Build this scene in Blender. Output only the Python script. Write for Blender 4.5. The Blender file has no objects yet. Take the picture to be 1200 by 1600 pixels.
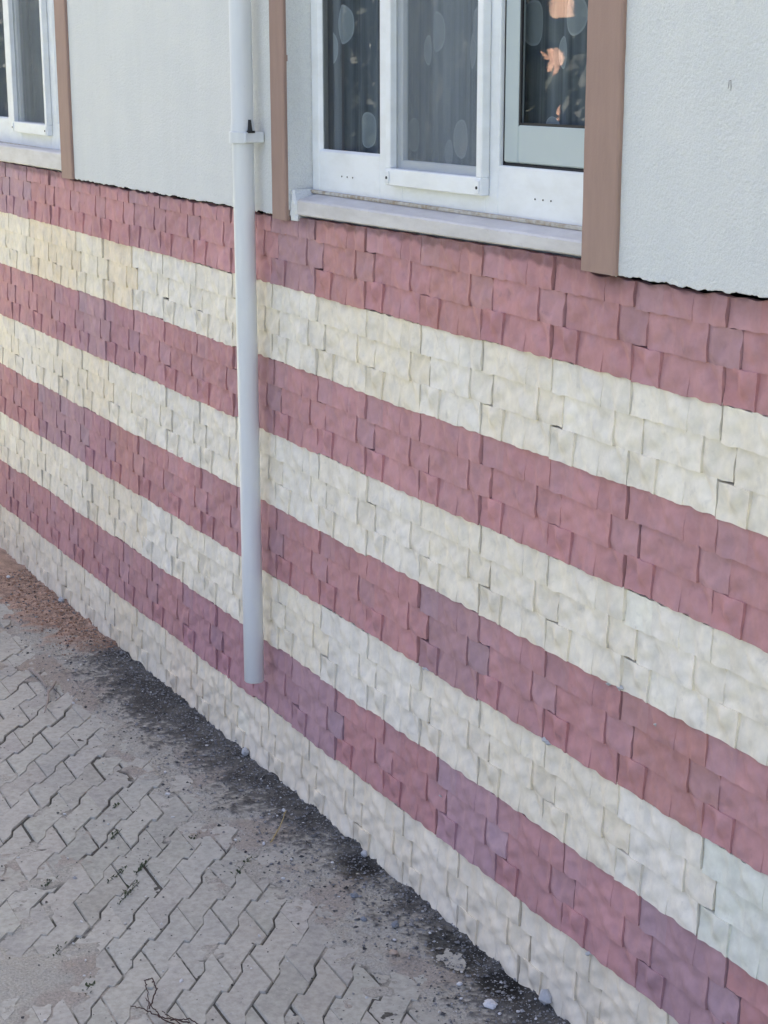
import bpy, math, random
import numpy as np
from mathutils import Vector, Matrix, noise

random.seed(7)
rng = np.random.default_rng(7)
U = 0.3            # one cladding panel is 0.3 m wide; all numbers below are in panel widths
HC = 0.7607        # height of one course of panels
sc = bpy.context.scene
col = sc.collection

# ------------------------------------------------------------------ camera
cam = bpy.data.cameras.new('camera')
cam.sensor_fit = 'VERTICAL'
cam.sensor_height = 36.0
cam.sensor_width = 27.0
cam.lens = 2750.26 / 1600 * 36.0
cam.clip_start = 0.05
cam.clip_end = 2000
co = bpy.data.objects.new('camera', cam)
col.objects.link(co)
yaw, pit, rol = 1.0785096, 0.2559236, -0.0014166
fwd = Vector((-math.sin(yaw) * math.cos(pit), math.cos(yaw) * math.cos(pit), -math.sin(pit)))
rgt = Vector((math.cos(yaw), math.sin(yaw), 0))
upv = rgt.cross(fwd)
r2 = rgt * math.cos(rol) + upv * math.sin(rol)
u2 = -rgt * math.sin(rol) + upv * math.cos(rol)
m = Matrix((r2, u2, -fwd)).transposed().to_4x4()
m.translation = Vector((15.87527, -7.30145, 1.46001)) * U
co.matrix_world = m
sc.camera = co

# ------------------------------------------------------------------ sky, sun, exposure
SUN_EL = math.radians(25)
sdir = Vector((-0.62, 0.72, 0)).normalized()          # horizontal direction towards the sun: behind the house
sun_vec = Vector((sdir.x * math.cos(SUN_EL), sdir.y * math.cos(SUN_EL), math.sin(SUN_EL)))
w = bpy.data.worlds.new('World')
sc.world = w
w.use_nodes = True
nt = w.node_tree
bg = nt.nodes['Background']
sky = nt.nodes.new('ShaderNodeTexSky')
sky.sky_type = 'NISHITA'
sky.sun_disc = False
sky.sun_elevation = SUN_EL
sky.sun_rotation = math.atan2(sdir.x, sdir.y)
sky.air_density = 0.23
sky.dust_density = 7.5
sky.ozone_density = 0.2
nt.links.new(sky.outputs[0], bg.inputs[0])
bg.inputs[1].default_value = 0.15
sl = bpy.data.lights.new('sun', 'SUN')
sl.energy = 3.5
sl.angle = math.radians(0.5)
sl.color = (1.0, 0.93, 0.82)
so = bpy.data.objects.new('sun', sl)
col.objects.link(so)
so.rotation_euler = sun_vec.to_track_quat('Z', 'Y').to_euler()
vs = sc.view_settings
vs.view_transform = 'Standard'
vs.look = 'None'
vs.gamma = 1
vs.exposure = 3.2
sc.cycles.max_bounces = 8
sc.cycles.transparent_max_bounces = 12


# ------------------------------------------------------------------ helpers
def tag(o, label=None, cat=None, group=None, kind=None):
    if label: o['label'] = label
    if cat: o['category'] = cat
    if group: o['group'] = group
    if kind: o['kind'] = kind
    return o


def empty(name, loc=(0, 0, 0), **k):
    o = bpy.data.objects.new(name, None)
    o.location = Vector(loc) * U
    o.empty_display_size = 0.05
    col.objects.link(o)
    return tag(o, **k)


class MB:
    """collects geometry (panel units) and links it as one mesh object"""
    def __init__(s):
        s.v = []; s.f = []; s.c = []; s.n = 0

    def add(s, v, f, c=None):
        v = np.asarray(v, float).reshape(-1, 3)
        s.v.append(v)
        s.f.extend([tuple(int(i) + s.n for i in q) for q in f])
        cc = np.ones((len(v), 3)) if c is None else np.broadcast_to(np.asarray(c, float), (len(v), 3))
        s.c.append(cc)
        s.n += len(v)

    def box(s, a, b, c=None, bev=0.0):
        (x0, y0, z0), (x1, y1, z1) = a, b
        if bev <= 0:
            v = [(x, y, z) for x in (x0, x1) for y in (y0, y1) for z in (z0, z1)]
            f = [(0, 1, 3, 2), (4, 6, 7, 5), (0, 4, 5, 1), (2, 3, 7, 6), (0, 2, 6, 4), (1, 5, 7, 3)]
            s.add(v, f, c)
            return
        # chamfered box: 24 vertices
        v = []; idx = {}
        lo = np.array((x0, y0, z0)); hi = np.array((x1, y1, z1))
        for i in (0, 1):
            for j in (0, 1):
                for k in (0, 1):
                    p = np.where(np.array((i, j, k)) == 1, hi, lo)
                    sg = np.where(np.array((i, j, k)) == 1, -1, 1) * bev
                    for ax in range(3):
                        q = p + sg
                        q[ax] = p[ax]
                        idx[(i, j, k, ax)] = len(v)
                        v.append(q)
        I = lambda i, j, k, a: idx[(i, j, k, a)]
        f = []
        for a in range(3):
            for e in (0, 1):
                o = [(0, 0), (1, 0), (1, 1), (0, 1)]
                q = []
                for (g, h) in o:
                    t = [g, h]; t.insert(a, e)
                    q.append(I(*t, a))
                if (e == 1) == (a == 1): q = q[::-1]
                f.append(q)
        for a in range(3):
            b_, c_ = [t for t in range(3) if t != a]
            for e in (0, 1):
                for g in (0, 1):
                    t0 = [0, 0, 0]; t0[b_] = e; t0[c_] = g
                    t1 = list(t0); t1[a] = 1
                    f.append((I(*t0, b_), I(*t1, b_), I(*t1, c_), I(*t0, c_)))
        for i in (0, 1):
            for j in (0, 1):
                for k in (0, 1):
                    f.append((I(i, j, k, 0), I(i, j, k, 1), I(i, j, k, 2)))
        s.add(v, f, c)

    def grid(s, P, c=None):
        P = np.asarray(P, float)
        n, m_ = P.shape[:2]
        f = [(i * m_ + j, (i + 1) * m_ + j, (i + 1) * m_ + j + 1, i * m_ + j + 1) for i in range(n - 1) for j in range(m_ - 1)]
        s.add(P.reshape(-1, 3), f, None if c is None else np.asarray(c).reshape(-1, 3))

    def tube(s, pts, rad, seg=10, cap=True, c=None):
        pts = [Vector(p) for p in pts]
        rad = rad if hasattr(rad, '__len__') else [rad] * len(pts)
        V = []; ref = None
        for i, p in enumerate(pts):
            d = (pts[min(i + 1, len(pts) - 1)] - pts[max(i - 1, 0)]).normalized()
            if ref is None:
                ref = Vector((1, 0, 0)) if abs(d.x) < .9 else Vector((0, 1, 0))
            a = (ref - d * ref.dot(d)).normalized()
            b = d.cross(a)
            ref = a
            for k in range(seg):
                t = 2 * math.pi * k / seg
                V.append(p + (a * math.cos(t) + b * math.sin(t)) * rad[i])
        F = []
        for i in range(len(pts) - 1):
            for k in range(seg):
                F.append((i * seg + k, i * seg + (k + 1) % seg, (i + 1) * seg + (k + 1) % seg, (i + 1) * seg + k))
        if cap:
            F.append(tuple(range(seg))[::-1])
            F.append(tuple((len(pts) - 1) * seg + k for k in range(seg)))
        s.add([tuple(q) for q in V], F, c)

    def lathe(s, prof, center, seg=32, c=None):
        cx, cy, cz = center
        V = [(cx + r * math.cos(2 * math.pi * k / seg), cy + r * math.sin(2 * math.pi * k / seg), cz + z) for r, z in prof for k in range(seg)]
        F = [(i * seg + k, i * seg + (k + 1) % seg, (i + 1) * seg + (k + 1) % seg, (i + 1) * seg + k) for i in range(len(prof) - 1) for k in range(seg)]
        s.add(V, F, c)

    def build(s, name, mat, parent=None, smooth=False, shear=0.0, **k):
        V = np.concatenate(s.v).copy()
        if shear: V[:, 2] += V[:, 0] * shear
        q = parent
        while q is not None:
            V = V - np.array(q.location) / U
            q = q.parent
        me = bpy.data.meshes.new(name)
        me.from_pydata((V * U).tolist(), [], s.f)
        C = np.concatenate(s.c)
        a = me.color_attributes.new('tint', 'FLOAT_COLOR', 'POINT')
        a.data.foreach_set('color', np.c_[C, np.ones(len(C))].astype(np.float32).ravel())
        if smooth:
            me.polygons.foreach_set('use_smooth', [True] * len(me.polygons))
        me.materials.append(mat)
        me.update()
        o = bpy.data.objects.new(name, me)
        col.objects.link(o)
        if parent is not None: o.parent = parent
        return tag(o, **k)


def fbm(x, y, z=0.0, o=4, sc_=1.0):
    return noise.fractal(Vector((x * sc_, y * sc_, z * sc_)), 1.0, 2.0, o)


def sstep(a, b, x):
    t = np.clip((x - a) / (b - a), 0, 1)
    return t * t * (3 - 2 * t)


class Mat:
    def __init__(s, name, rough=0.7, spec=0.4):
        s.m = bpy.data.materials.new(name)
        s.m.use_nodes = True
        s.t = s.m.node_tree
        s.b = s.t.nodes['Principled BSDF']
        s.b.inputs['Roughness'].default_value = rough
        s.b.inputs['Specular IOR Level'].default_value = spec
        s.tc = s.n('ShaderNodeTexCoord')

    def n(s, kind, **k):
        q = s.t.nodes.new(kind)
        for a, b in k.items(): setattr(q, a, b)
        return q

    def l(s, a, b): s.t.links.new(a, b)

    def noise(s, scale, detail=4, rough=.55, vec=None, stretch=None, dist=0.0):
        q = s.n('ShaderNodeTexNoise')
        q.inputs['Scale'].default_value = scale
        q.inputs['Detail'].default_value = detail
        q.inputs['Roughness'].default_value = rough
        q.inputs['Distortion'].default_value = dist
        v = vec or s.tc.outputs['Object']
        if stretch:
            mp = s.n('ShaderNodeMapping')
            mp.inputs['Scale'].default_value = stretch
            s.l(v, mp.inputs[0]); v = mp.outputs[0]
        s.l(v, q.inputs['Vector'])
        return q.outputs['Fac']

    def ramp(s, fac, stops):
        q = s.n('ShaderNodeValToRGB')
        e = q.color_ramp.elements
        while len(e) < len(stops): e.new(.5)
        for i, (p, c) in enumerate(stops):
            e[i].position = p
            e[i].color = (c, c, c, 1) if not hasattr(c, '__len__') else (*c, 1)
        s.l(fac, q.inputs[0])
        return q.outputs[0]

    def mix(s, fac, a, b, blend='MIX'):
        q = s.n('ShaderNodeMix', data_type='RGBA', blend_type=blend)
        for sock, v in ((q.inputs[0], fac), (q.inputs[6], a), (q.inputs[7], b)):
            if hasattr(v, 'is_linked'): s.l(v, sock)
            elif hasattr(v, '__len__'): sock.default_value = (*v, 1)
            else: sock.default_value = v if sock == q.inputs[0] else (v, v, v, 1)
        return q.outputs[2]

    def attr(s):
        q = s.n('ShaderNodeAttribute', attribute_name='tint')
        return q.outputs['Color']

    def color(s, c):
        if hasattr(c, 'is_linked'): s.l(c, s.b.inputs['Base Color'])
        else: s.b.inputs['Base Color'].default_value = (*c, 1)
        return s

    def bump(s, h, strength=.3, dist=.002, prev=None):
        q = s.n('ShaderNodeBump')
        q.inputs['Strength'].default_value = strength
        q.inputs['Distance'].default_value = dist
        s.l(h, q.inputs['Height'])
        if prev is not None: s.l(prev, q.inputs['Normal'])
        s.l(q.outputs[0], s.b.inputs['Normal'])
        return q.outputs[0]


# ------------------------------------------------------------------ materials
def stone_mat(name, mott, mottc):
    M = Mat(name, .85, .25)
    c = M.attr()
    n1 = M.noise(22, 5, .6, stretch=(1.2, 1.2, .9))
    c = M.mix(M.ramp(n1, [(.45, 0.0), (.72, mott)]), c, mottc)
    n2 = M.noise(50, 4, .55, stretch=(1.0, 1.0, .85))
    c = M.mix(1.0, c, M.ramp(n2, [(.3, .94), (.62, 1.02)]), 'MULTIPLY')
    n4 = M.noise(9, 5, .7)
    c = M.mix(1.0, c, M.ramp(n4, [(.32, .87), (.58, 1.02)]), 'MULTIPLY')
    n5 = M.noise(30, 4, .6, dist=.4)
    c = M.mix(M.ramp(n5, [(.60, 0.), (.74, .30)]), c, tuple(v * .62 for v in mottc))
    M.color(c)
    p = M.bump(M.noise(20, 2, .4), .10, .010)
    p = M.bump(M.noise(70, 4, .5), .14, .003, p)
    M.bump(M.noise(420, 2, .5), .12, .0006, p)
    return M.m


m_red = stone_mat('red_stone', .35, (.40, .265, .305))
m_cream = stone_mat('cream_stone', .35, (.64, .62, .565))

M = Mat('grout', .95, .1); M.color(M.mix(M.noise(60), (.045, .04, .04), (.10, .09, .085))); m_grout = M.m

M = Mat('stucco', .9, .2)
c = M.mix(M.ramp(M.noise(3.5, 6, .6), [(.35, 0.), (.7, 1.)]), (.625, .648, .638), (.66, .675, .655))
c = M.mix(1.0, c, M.ramp(M.noise(6, 5, .6, stretch=(2.5, 2.5, .35)), [(.3, .975), (.65, 1.01)]), 'MULTIPLY')
c = M.mix(1.0, c, M.ramp(M.noise(330, 2, .5), [(.25, .90), (.6, 1.03)]), 'MULTIPLY')
c = M.mix(M.ramp(M.noise(14, 4, .7), [(.70, 0.), (.78, .35)]), c, (.38, .40, .37))
M.color(c)
p = M.bump(M.noise(150, 3, .6), .85, .005)
M.bump(M.noise(30, 4, .5), .35, .006, p)
m_stucco = M.m

M = Mat('brown_paint', .75, .3)
c = M.mix(M.noise(5, 5, .6), (.30, .205, .165), (.335, .23, .19))
c = M.mix(1.0, c, M.ramp(M.noise(25, 4, .6, stretch=(2, 2, .3)), [(.3, .93), (.65, 1.03)]), 'MULTIPLY')
M.color(c)
M.bump(M.noise(230, 3, .5), .25, .002)
m_brown = M.m

M = Mat('white_pvc', .38, .45)
c = M.mix(M.ramp(M.noise(9, 5, .6, stretch=(1, 1, 2)), [(.4, 0.), (.75, 1.)]), (.76, .79, .80), (.68, .70, .69))
M.color(c); M.bump(M.noise(20, 2), .05, .002)
m_pvc = M.m
M = Mat('shaded_pvc', .4, .4); M.color(M.mix(M.noise(8, 4), (.40, .47, .47), (.46, .52, .52))); m_sash = M.m  # white PVC too, greyed to carry the shade of its recess
M = Mat('pipe_pvc', .34, .45)
c = M.mix(M.ramp(M.noise(12, 5, .6, stretch=(2, 2, .25)), [(.35, 0.), (.75, 1.)]), (.66, .69, .70), (.60, .63, .635))
c = M.mix(M.ramp(M.noise(70, 4, .7), [(.68, 0.), (.76, .4)]), c, (.35, .36, .35))
M.color(c); M.bump(M.noise(14, 2), .06, .003)
m_pipe = M.m
M = Mat('sill_marble', .6, .35)
c = M.mix(M.ramp(M.noise(10, 6, .65, stretch=(.5, 1, 1.8)), [(.35, 0.), (.68, 1.)]), (.60, .59, .58), (.47, .455, .44))
c = M.mix(M.ramp(M.noise(60, 5, .7), [(.6, 0.), (.75, .5)]), c, (.36, .31, .27))
M.color(c); M.bump(M.noise(120, 4), .2, .002)
m_sill = M.m
M = Mat('mortar', .95, .1); M.color(M.mix(M.noise(50, 5), (.36, .36, .35), (.52, .53, .53))); M.bump(M.noise(90, 4), .5, .005); m_mortar = M.m
M = Mat('black_rubber', .6, .4); M.color((.015, .016, .018)); m_black = M.m
M = Mat('caulk', .8, .2); M.color(M.mix(M.ramp(M.noise(45, 5), [(.4, 0.), (.65, 1.)]), (.50, .48, .42), (.33, .27, .19))); m_caulk = M.m
M = Mat('metal_screw', .35, .6); M.color((.22, .22, .22)); m_screw = M.m
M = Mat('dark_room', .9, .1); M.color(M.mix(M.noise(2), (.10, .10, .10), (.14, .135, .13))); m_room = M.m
M = Mat('masonry', .9, .2); M.color(M.mix(M.noise(8), (.40, .38, .35), (.48, .46, .43))); m_mason = M.m


def glass_mat():
    mm = bpy.data.materials.new('window_glass')
    mm.use_nodes = True
    t = mm.node_tree
    t.nodes.remove(t.nodes['Principled BSDF'])
    out = t.nodes['Material Output']
    tr = t.nodes.new('ShaderNodeBsdfTransparent'); tr.inputs[0].default_value = (.87, .89, .90, 1)
    gl = t.nodes.new('ShaderNodeBsdfGlossy'); gl.inputs['Roughness'].default_value = 0.0
    fr = t.nodes.new('ShaderNodeFresnel'); fr.inputs[0].default_value = 1.5
    tcn = t.nodes.new('ShaderNodeTexCoord')
    nz = t.nodes.new('ShaderNodeTexNoise'); nz.inputs['Scale'].default_value = 3.5; nz.inputs['Detail'].default_value = 1
    bp = t.nodes.new('ShaderNodeBump'); bp.inputs['Strength'].default_value = .06; bp.inputs['Distance'].default_value = .02
    t.links.new(tcn.outputs['Object'], nz.inputs['Vector']); t.links.new(nz.outputs['Fac'], bp.inputs['Height'])
    t.links.new(bp.outputs[0], gl.inputs['Normal'])
    ge = t.nodes.new('ShaderNodeNewGeometry')
    a = t.nodes.new('ShaderNodeMath'); a.operation = 'SUBTRACT'; a.inputs[0].default_value = 1
    t.links.new(ge.outputs['Backfacing'], a.inputs[1])
    b = t.nodes.new('ShaderNodeMath'); b.operation = 'MULTIPLY'
    t.links.new(fr.outputs[0], b.inputs[0]); t.links.new(a.outputs[0], b.inputs[1])
    d = t.nodes.new('ShaderNodeMath'); d.operation = 'MULTIPLY'; d.inputs[1].default_value = 0.85; d.use_clamp = True
    t.links.new(b.outputs[0], d.inputs[0])
    mx = t.nodes.new('ShaderNodeMixShader')
    t.links.new(d.outputs[0], mx.inputs[0]); t.links.new(tr.outputs[0], mx.inputs[1]); t.links.new(gl.outputs[0], mx.inputs[2])
    t.links.new(mx.outputs[0], out.inputs[0])
    return mm


m_glass = glass_mat()


def mesh_screen_mat():
    mm = bpy.data.materials.new('insect_mesh')
    mm.use_nodes = True
    t = mm.node_tree
    pb = t.nodes['Principled BSDF']
    pb.inputs['Base Color'].default_value = (.22, .26, .29, 1)
    pb.inputs['Roughness'].default_value = .8
    tr = t.nodes.new('ShaderNodeBsdfTransparent')
    mx = t.nodes.new('ShaderNodeMixShader'); mx.inputs[0].default_value = .38
    t.links.new(tr.outputs[0], mx.inputs[1]); t.links.new(pb.outputs[0], mx.inputs[2])
    t.links.new(mx.outputs[0], t.nodes['Material Output'].inputs[0])
    return mm


m_mesh = mesh_screen_mat()


def curtain_mat(name, dots, base, base2, dotc):
    """sheer cloth with woven oval dots; dots = (x, z, rx, rz) in panel units"""
    M = Mat(name, .9, .1)
    c = M.mix(M.ramp(M.noise(9, 4, .6, stretch=(3, 1, .06)), [(.36, 0.), (.64, 1.)]), base, base2)  # light and shade of the folds painted as vertical streaks
    sep = M.n('ShaderNodeSeparateXYZ'); M.l(M.tc.outputs['Object'], sep.inputs[0])
    def math_(op, a, b):
        q = M.n('ShaderNodeMath', operation=op)
        for i, v in enumerate((a, b)):
            if hasattr(v, 'is_linked'): M.l(v, q.inputs[i])
            else: q.inputs[i].default_value = v
        return q.outputs[0]
    acc = None; ring = None
    for (x, z, rx, rz) in dots:
        x += .17
        dx = math_('DIVIDE', math_('SUBTRACT', sep.outputs[0], x * U), rx * U)
        dz = math_('DIVIDE', math_('SUBTRACT', sep.outputs[2], z * U), rz * U)
        d = math_('ADD', math_('MULTIPLY', dx, dx), math_('MULTIPLY', dz, dz))
        ins = math_('LESS_THAN', d, 1.0)
        rim = math_('MULTIPLY', ins, math_('GREATER_THAN', d, .80))
        acc = ins if acc is None else math_('MAXIMUM', acc, ins)
        ring = rim if ring is None else math_('MAXIMUM', ring, rim)
    if acc is not None:
        c = M.mix(math_('MULTIPLY', acc, .75), c, dotc)
        c = M.mix(math_('MULTIPLY', ring, .22), c, tuple(v * 1.5 for v in dotc))
    M.color(c)
    return M.m


# ------------------------------------------------------------------ ground, paving, dirt
ZG = -8 * HC
ZP = ZG - .035          # top of the pavers

M = Mat('earth', .95, .1); M.color(M.mix(M.noise(1.5, 6), (.19, .215, .135), (.26, .275, .19))); M.bump(M.noise(30, 5), .5, .01); m_earth = M.m
mb = MB()
mb.add([(-700, -700, ZP - .12), (700, -700, ZP - .12), (700, 700, ZP - .12), (-700, 700, ZP - .12)], [(0, 1, 2, 3)])
mb.build('ground', m_earth, kind='structure')

M = Mat('paver_concrete', .92, .2)
c = M.attr()
c = M.mix(M.ramp(M.noise(5, 6, .65), [(.38, 0.), (.66, .8)]), c, (.425, .415, .36))
c = M.mix(1.0, c, M.ramp(M.noise(50, 5, .7), [(.25, .72), (.6, 1.06)]), 'MULTIPLY')
c = M.mix(M.ramp(M.noise(38, 4, .7), [(.69, 0.), (.76, .6)]), c, (.10, .10, .10))
c = M.mix(M.ramp(M.noise(140, 3, .6), [(.70, 0.), (.78, .6)]), c, (.44, .44, .43))
M.color(c)
p = M.bump(M.noise(260, 4, .6), .4, .0015)
M.bump(M.noise(25, 4, .5), .35, .005, p)
m_paver = M.m

EU = np.array((1.0, -.045)); EC = np.array((.60, -.575)); WB = .475
mb = MB()
prof = [(-.5, 1), (-.285, 1), (-.215, -1), (.215, -1), (.285, 1), (.5, 1)]
DD = .040
JG = .006


def paver_outline(shr):
    o = []
    for t, s_ in prof: o.append((WB / 2 + DD * s_ - shr, t - math.copysign(shr * 1.1, t) * (abs(t) == .5)))
    for t, s_ in prof[::-1]: o.append((-WB / 2 - DD * s_ + shr, t - math.copysign(shr * 1.1, t) * (abs(t) == .5)))
    return o


J00 = np.array((2.293, -2.05))
for i in range(-36, 36):
    for j in range(-26, 26):
        ctr = J00 + EU * (WB * i) + EC * (j + .5 + .5 * (i % 2)) 
        ctr = ctr - EC * round(.5 * (i // 1) * 0)
        if not (-15 < ctr[0] < 9 and -9 < ctr[1] < .1): continue
        dz = max(-.003, random.gauss(0, .004)); tx = random.gauss(0, .010); ty = random.gauss(0, .010)
        if random.random() < .05: dz -= .003
        jx, jy = random.gauss(0, .006), random.gauss(0, .006)
        V = []
        rings = [(JG, -.10), (JG, -.016), (JG + .012, 0.0)]
        for shr, z in rings:
            for (s_, t) in paver_outline(shr):
                p2 = ctr + EU * s_ + EC * t + (jx, jy)
                V.append((p2[0], p2[1], ZP + dz + z + tx * s_ + ty * t))
        n = 12
        F = [tuple(2 * n + k for k in range(n))]
        for r_ in range(2):
            for k in range(n):
                F.append((r_ * n + k, r_ * n + (k + 1) % n, (r_ + 1) * n + (k + 1) % n, (r_ + 1) * n + k))
        # winding: make the top face up
        a, b, c_ = (np.array(V[2 * n + k]) for k in (0, 3, 6))
        if np.cross(b - a, c_ - a)[2] < 0: F = [q[::-1] for q in F]
        b0 = random.uniform(.86, 1.08)
        mb.add(V, F, np.array((.385, .378, .325)) * b0 * np.array((random.uniform(.98, 1.03), 1, random.uniform(.98, 1.04))))
mb.build('paving', m_paver, kind='structure')

# dirt: one height field that swallows the pavers near the wall and fills the joints
M = Mat('dirt', .97, .12)
c = M.attr()
c = M.mix(1.0, c, M.ramp(M.noise(150, 5, .75), [(.30, .66), (.62, 1.18)]), 'MULTIPLY')
c = M.mix(M.ramp(M.noise(240, 3, .6), [(.66, 0.), (.74, .4)]), c, (.42, .42, .41))
c = M.mix(M.ramp(M.noise(170, 3, .6, dist=.5), [(.66, 0.), (.72, .45)]), c, (.04, .04, .042))
M.color(c)
p = M.bump(M.noise(150, 5, .65), .6, .006)
M.bump(M.noise(500, 3, .6), .6, .002, p)
m_dirt = M.m
ED = [(-15, .1), (-6.2, .10), (-5.4, .35), (-4.6, .68), (-3.4, .85), (-2.6, .80), (-1.9, .72), (-.4, .74), (.4, .58), (1.2, .52), (2, .44), (3, .36), (4, .40), (4.6, .55), (5, .68), (9, .8)]
EV = [(-15, .9), (-6, 1.05), (-4, 1.3), (-2.7, 1.25), (-.4, 1.15), (.5, 1.05), (1.6, .98), (2.6, 1.0), (3.6, .98), (4.6, .95), (9, 1.0)]


def dirt_at(x, y):
    a = -y
    n1 = fbm(x * 1.1, y * 1.1, 3.1, 4)
    n2 = fbm(x * 4.2, y * 4.2, 8.7, 4)
    n3 = fbm(x * 13, y * 13, 1.7, 3)
    n4 = fbm(x * 26, y * 26, 4.4, 2) if a < 1.9 else 0.0
    cov = np.interp(x, *zip(*EV)) - a + n1 * .30 + n2 * .16
    h = min(max(cov * .085, -.016), .055)
    # dusty patches over the pavers further out
    far = fbm(x * .7 + 9, y * .7, 5.0, 4) * .05 + (max(0, a - 2.4) * .012) - .026
    h = max(h, min(far, .010), -.016)
    h = max(h, -.016 + .015 * float(sstep(-.05, .35, fbm(x * 2.2, y * 2.2, 6.1, 3) - .30 + .42 * float(sstep(2.4, 3.3, a)))))
    joint = float(sstep(-.003, -.013, h))
    h += n2 * .009 + n3 * .008 + n4 * .007 * float(sstep(1.5, .8, a))
    if a < .12: h += (.12 - a) * .22 + n2 * .02
    # hollow under the wall
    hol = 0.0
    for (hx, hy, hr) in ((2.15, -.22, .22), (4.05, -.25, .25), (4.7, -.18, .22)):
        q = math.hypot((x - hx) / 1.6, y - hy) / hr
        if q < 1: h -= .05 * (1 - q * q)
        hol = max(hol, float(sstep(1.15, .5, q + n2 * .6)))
    # colour of the soil itself
    d = np.interp(x, *zip(*ED)) - a + n1 * .22 + n2 * .26 + n3 * .26 + n4 * .34
    dark = float(sstep(-.12, .12, d)) * (.80 + .20 * float(sstep(.0, .3, d)))
    wet = float(sstep(.05, .5, d)) * float(sstep(-.3, .25, n2 + n1 * .4))
    orange = float(sstep(-4.75, -5.6, x - n1 * .5) * sstep(.35, -.05, a - .50 - n2 * .35 - .25 * (x < -6.5)))
    brown = float(sstep(.12, .42, fbm(x * 1.3 + 4, y * 1.3, 2.2, 4)))
    base = np.array((.365, .352, .302))
    base = base * (1 - brown * .5) + np.array((.30, .25, .21)) * brown * .5
    c = base * (1 - dark) + np.array((.120, .116, .106)) * dark
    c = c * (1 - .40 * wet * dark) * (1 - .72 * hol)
    c = c * (1 - orange) + np.array((.37, .255, .19)) * (1 + n3 * .5) * orange
    if x < -2.3 and 0.9 < a < 2.2:
        bz = float(sstep(.0, .35, n1 + .15)) * .5
        c = c * (1 - bz) + np.array((.30, .25, .20)) * bz
    c = c * (1 - joint * .74)
    return ZP + h, np.clip(c, .01, 1)


mb = MB()
xs = np.concatenate([np.arange(-15, -9, .15), np.arange(-9, 6.6, .025), np.arange(6.6, 9.01, .15)])
ys = np.concatenate([np.arange(.0, -1.6, -.02), np.arange(-1.6, -4.6, -.04), np.arange(-4.6, -9, -.2)])
P = np.zeros((len(xs), len(ys), 3)); Cc = np.zeros_like(P)
for i, x in enumerate(xs):
    for j, y in enumerate(ys):
        z, c = dirt_at(x, y)
        P[i, j] = (x, y, z); Cc[i, j] = c
mb.grid(P[:, ::-1], Cc[:, ::-1])
dirt = mb.build('dirt', m_dirt, smooth=True, kind='structure')

# loose grit (nobody could count it)
M = Mat('grit', .9, .2); M.color(M.attr()); m_grit = M.m
mb = MB()
octa = np.array([(1, 0, 0), (-1, 0, 0), (0, 1, 0), (0, -1, 0), (0, 0, 1), (0, 0, -1)], float)
octf = [(0, 2, 4), (2, 1, 4), (1, 3, 4), (3, 0, 4), (2, 0, 5), (1, 2, 5), (3, 1, 5), (0, 3, 5)]


def rock(mb, x, y, z, r, c, flat=.65):
    v = octa * rng.uniform(.65, 1.25, (6, 1)) * r + rng.normal(0, .12 * r, (6, 3))
    a = random.uniform(0, 6.28)
    v = np.c_[v[:, 0] * math.cos(a) - v[:, 1] * math.sin(a), v[:, 0] * math.sin(a) + v[:, 1] * math.cos(a), v[:, 2] * flat]
    mb.add(v + (x, y, z), octf, c)


cnt = 0
while cnt < 13000:
    x = random.uniform(-9, 6.4); a = random.expovariate(1 / .55)
    if a > 3.6: continue
    if random.random() > .22 + .78 * float(sstep(1.5, .5, a + fbm(x * 1.5, a * 1.5, 4) * .5)): continue
    z, c = dirt_at(x, -a)
    if z < ZP - .012: z = max(z, ZP + .0)
    r = .005 + random.expovariate(1 / .0045)
    r = min(r, .026)
    t = random.random()
    if x < -5 and a < .8 and t > .3: cc = np.array((.30, .18, .12)) * random.uniform(.6, 1.4)
    elif t < .66: cc = np.array((.13, .13, .128)) * random.uniform(.3, 2.0)
    elif t < .95: cc = np.array((.24, .24, .24)) * random.uniform(.7, 1.3)
    else: cc = np.array((.58, .58, .56)) * random.uniform(.7, 1.1); r *= .8
    rock(mb, x, -a, z + r * .25, r, cc)
    cnt += 1
for q in range(2600):
    x = random.uniform(-9, 6); y = -random.uniform(.9, 4.6)
    if fbm(x * .9, y * .9, 12.0, 3) < random.gauss(-.05, .2): continue
    r = min(.004 + random.expovariate(1 / .004), .018)
    cc = np.array((.10, .095, .085)) * random.uniform(.5, 1.8) if random.random() < .8 else np.array((.55, .55, .52))
    rock(mb, x, y, max(dirt_at(x, y)[0], ZP) + r * .3, r, cc)
mb.build('grit', m_grit, kind='stuff', label='loose dark and pale grit scattered over the dirt along the foot of the wall', cat='grit')

# ------------------------------------------------------------------ the house
house = empty('house', (0, 0, ZG), label='house front with pale stucco above a red and cream striped stone plinth', cat='house')

PBX = [(-14, -.12), (-6, -.090), (-3.9, -.082), (-.82, -.064), (-.14, -.068), (5.45, -.040), (5.8, -.046), (6.67, -.042), (7.43, -.016), (9.2, .0)]
# mould of one cladding panel: nine rough bricks in three rows
R0, R1, R2, R3 = 0, -HC / 3, -2 * HC / 3, -HC
#        x0   x1   top bot  hTL   hTR   hBL   hBR   seam at left / right
MOULD = [(.00, .32, R0, R1, .020, .030, .042, .048, 1, 0),
         (.32, .65, R0, R1, .028, .026, .048, .054, 0, 0),
         (.65, 1.0, R0, R1, .026, .046, .046, .054, 0, 1),
         (.15, .46, R1, R2, .018, .022, .032, .040, 1, 0),
         (.46, .82, R1, R2, .022, .048, .040, .066, 0, 0),
         (.82, 1.15, R1, R2, .032, .040, .034, .046, 0, 1),
         (.00, .32, R2, R3, .044, .054, .056, .066, 1, 0),
         (.32, .64, R2, R3, .014, .026, .046, .060, 0, 0),
         (.64, 1.0, R2, R3, .030, .046, .050, .062, 0, 1)]


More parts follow.
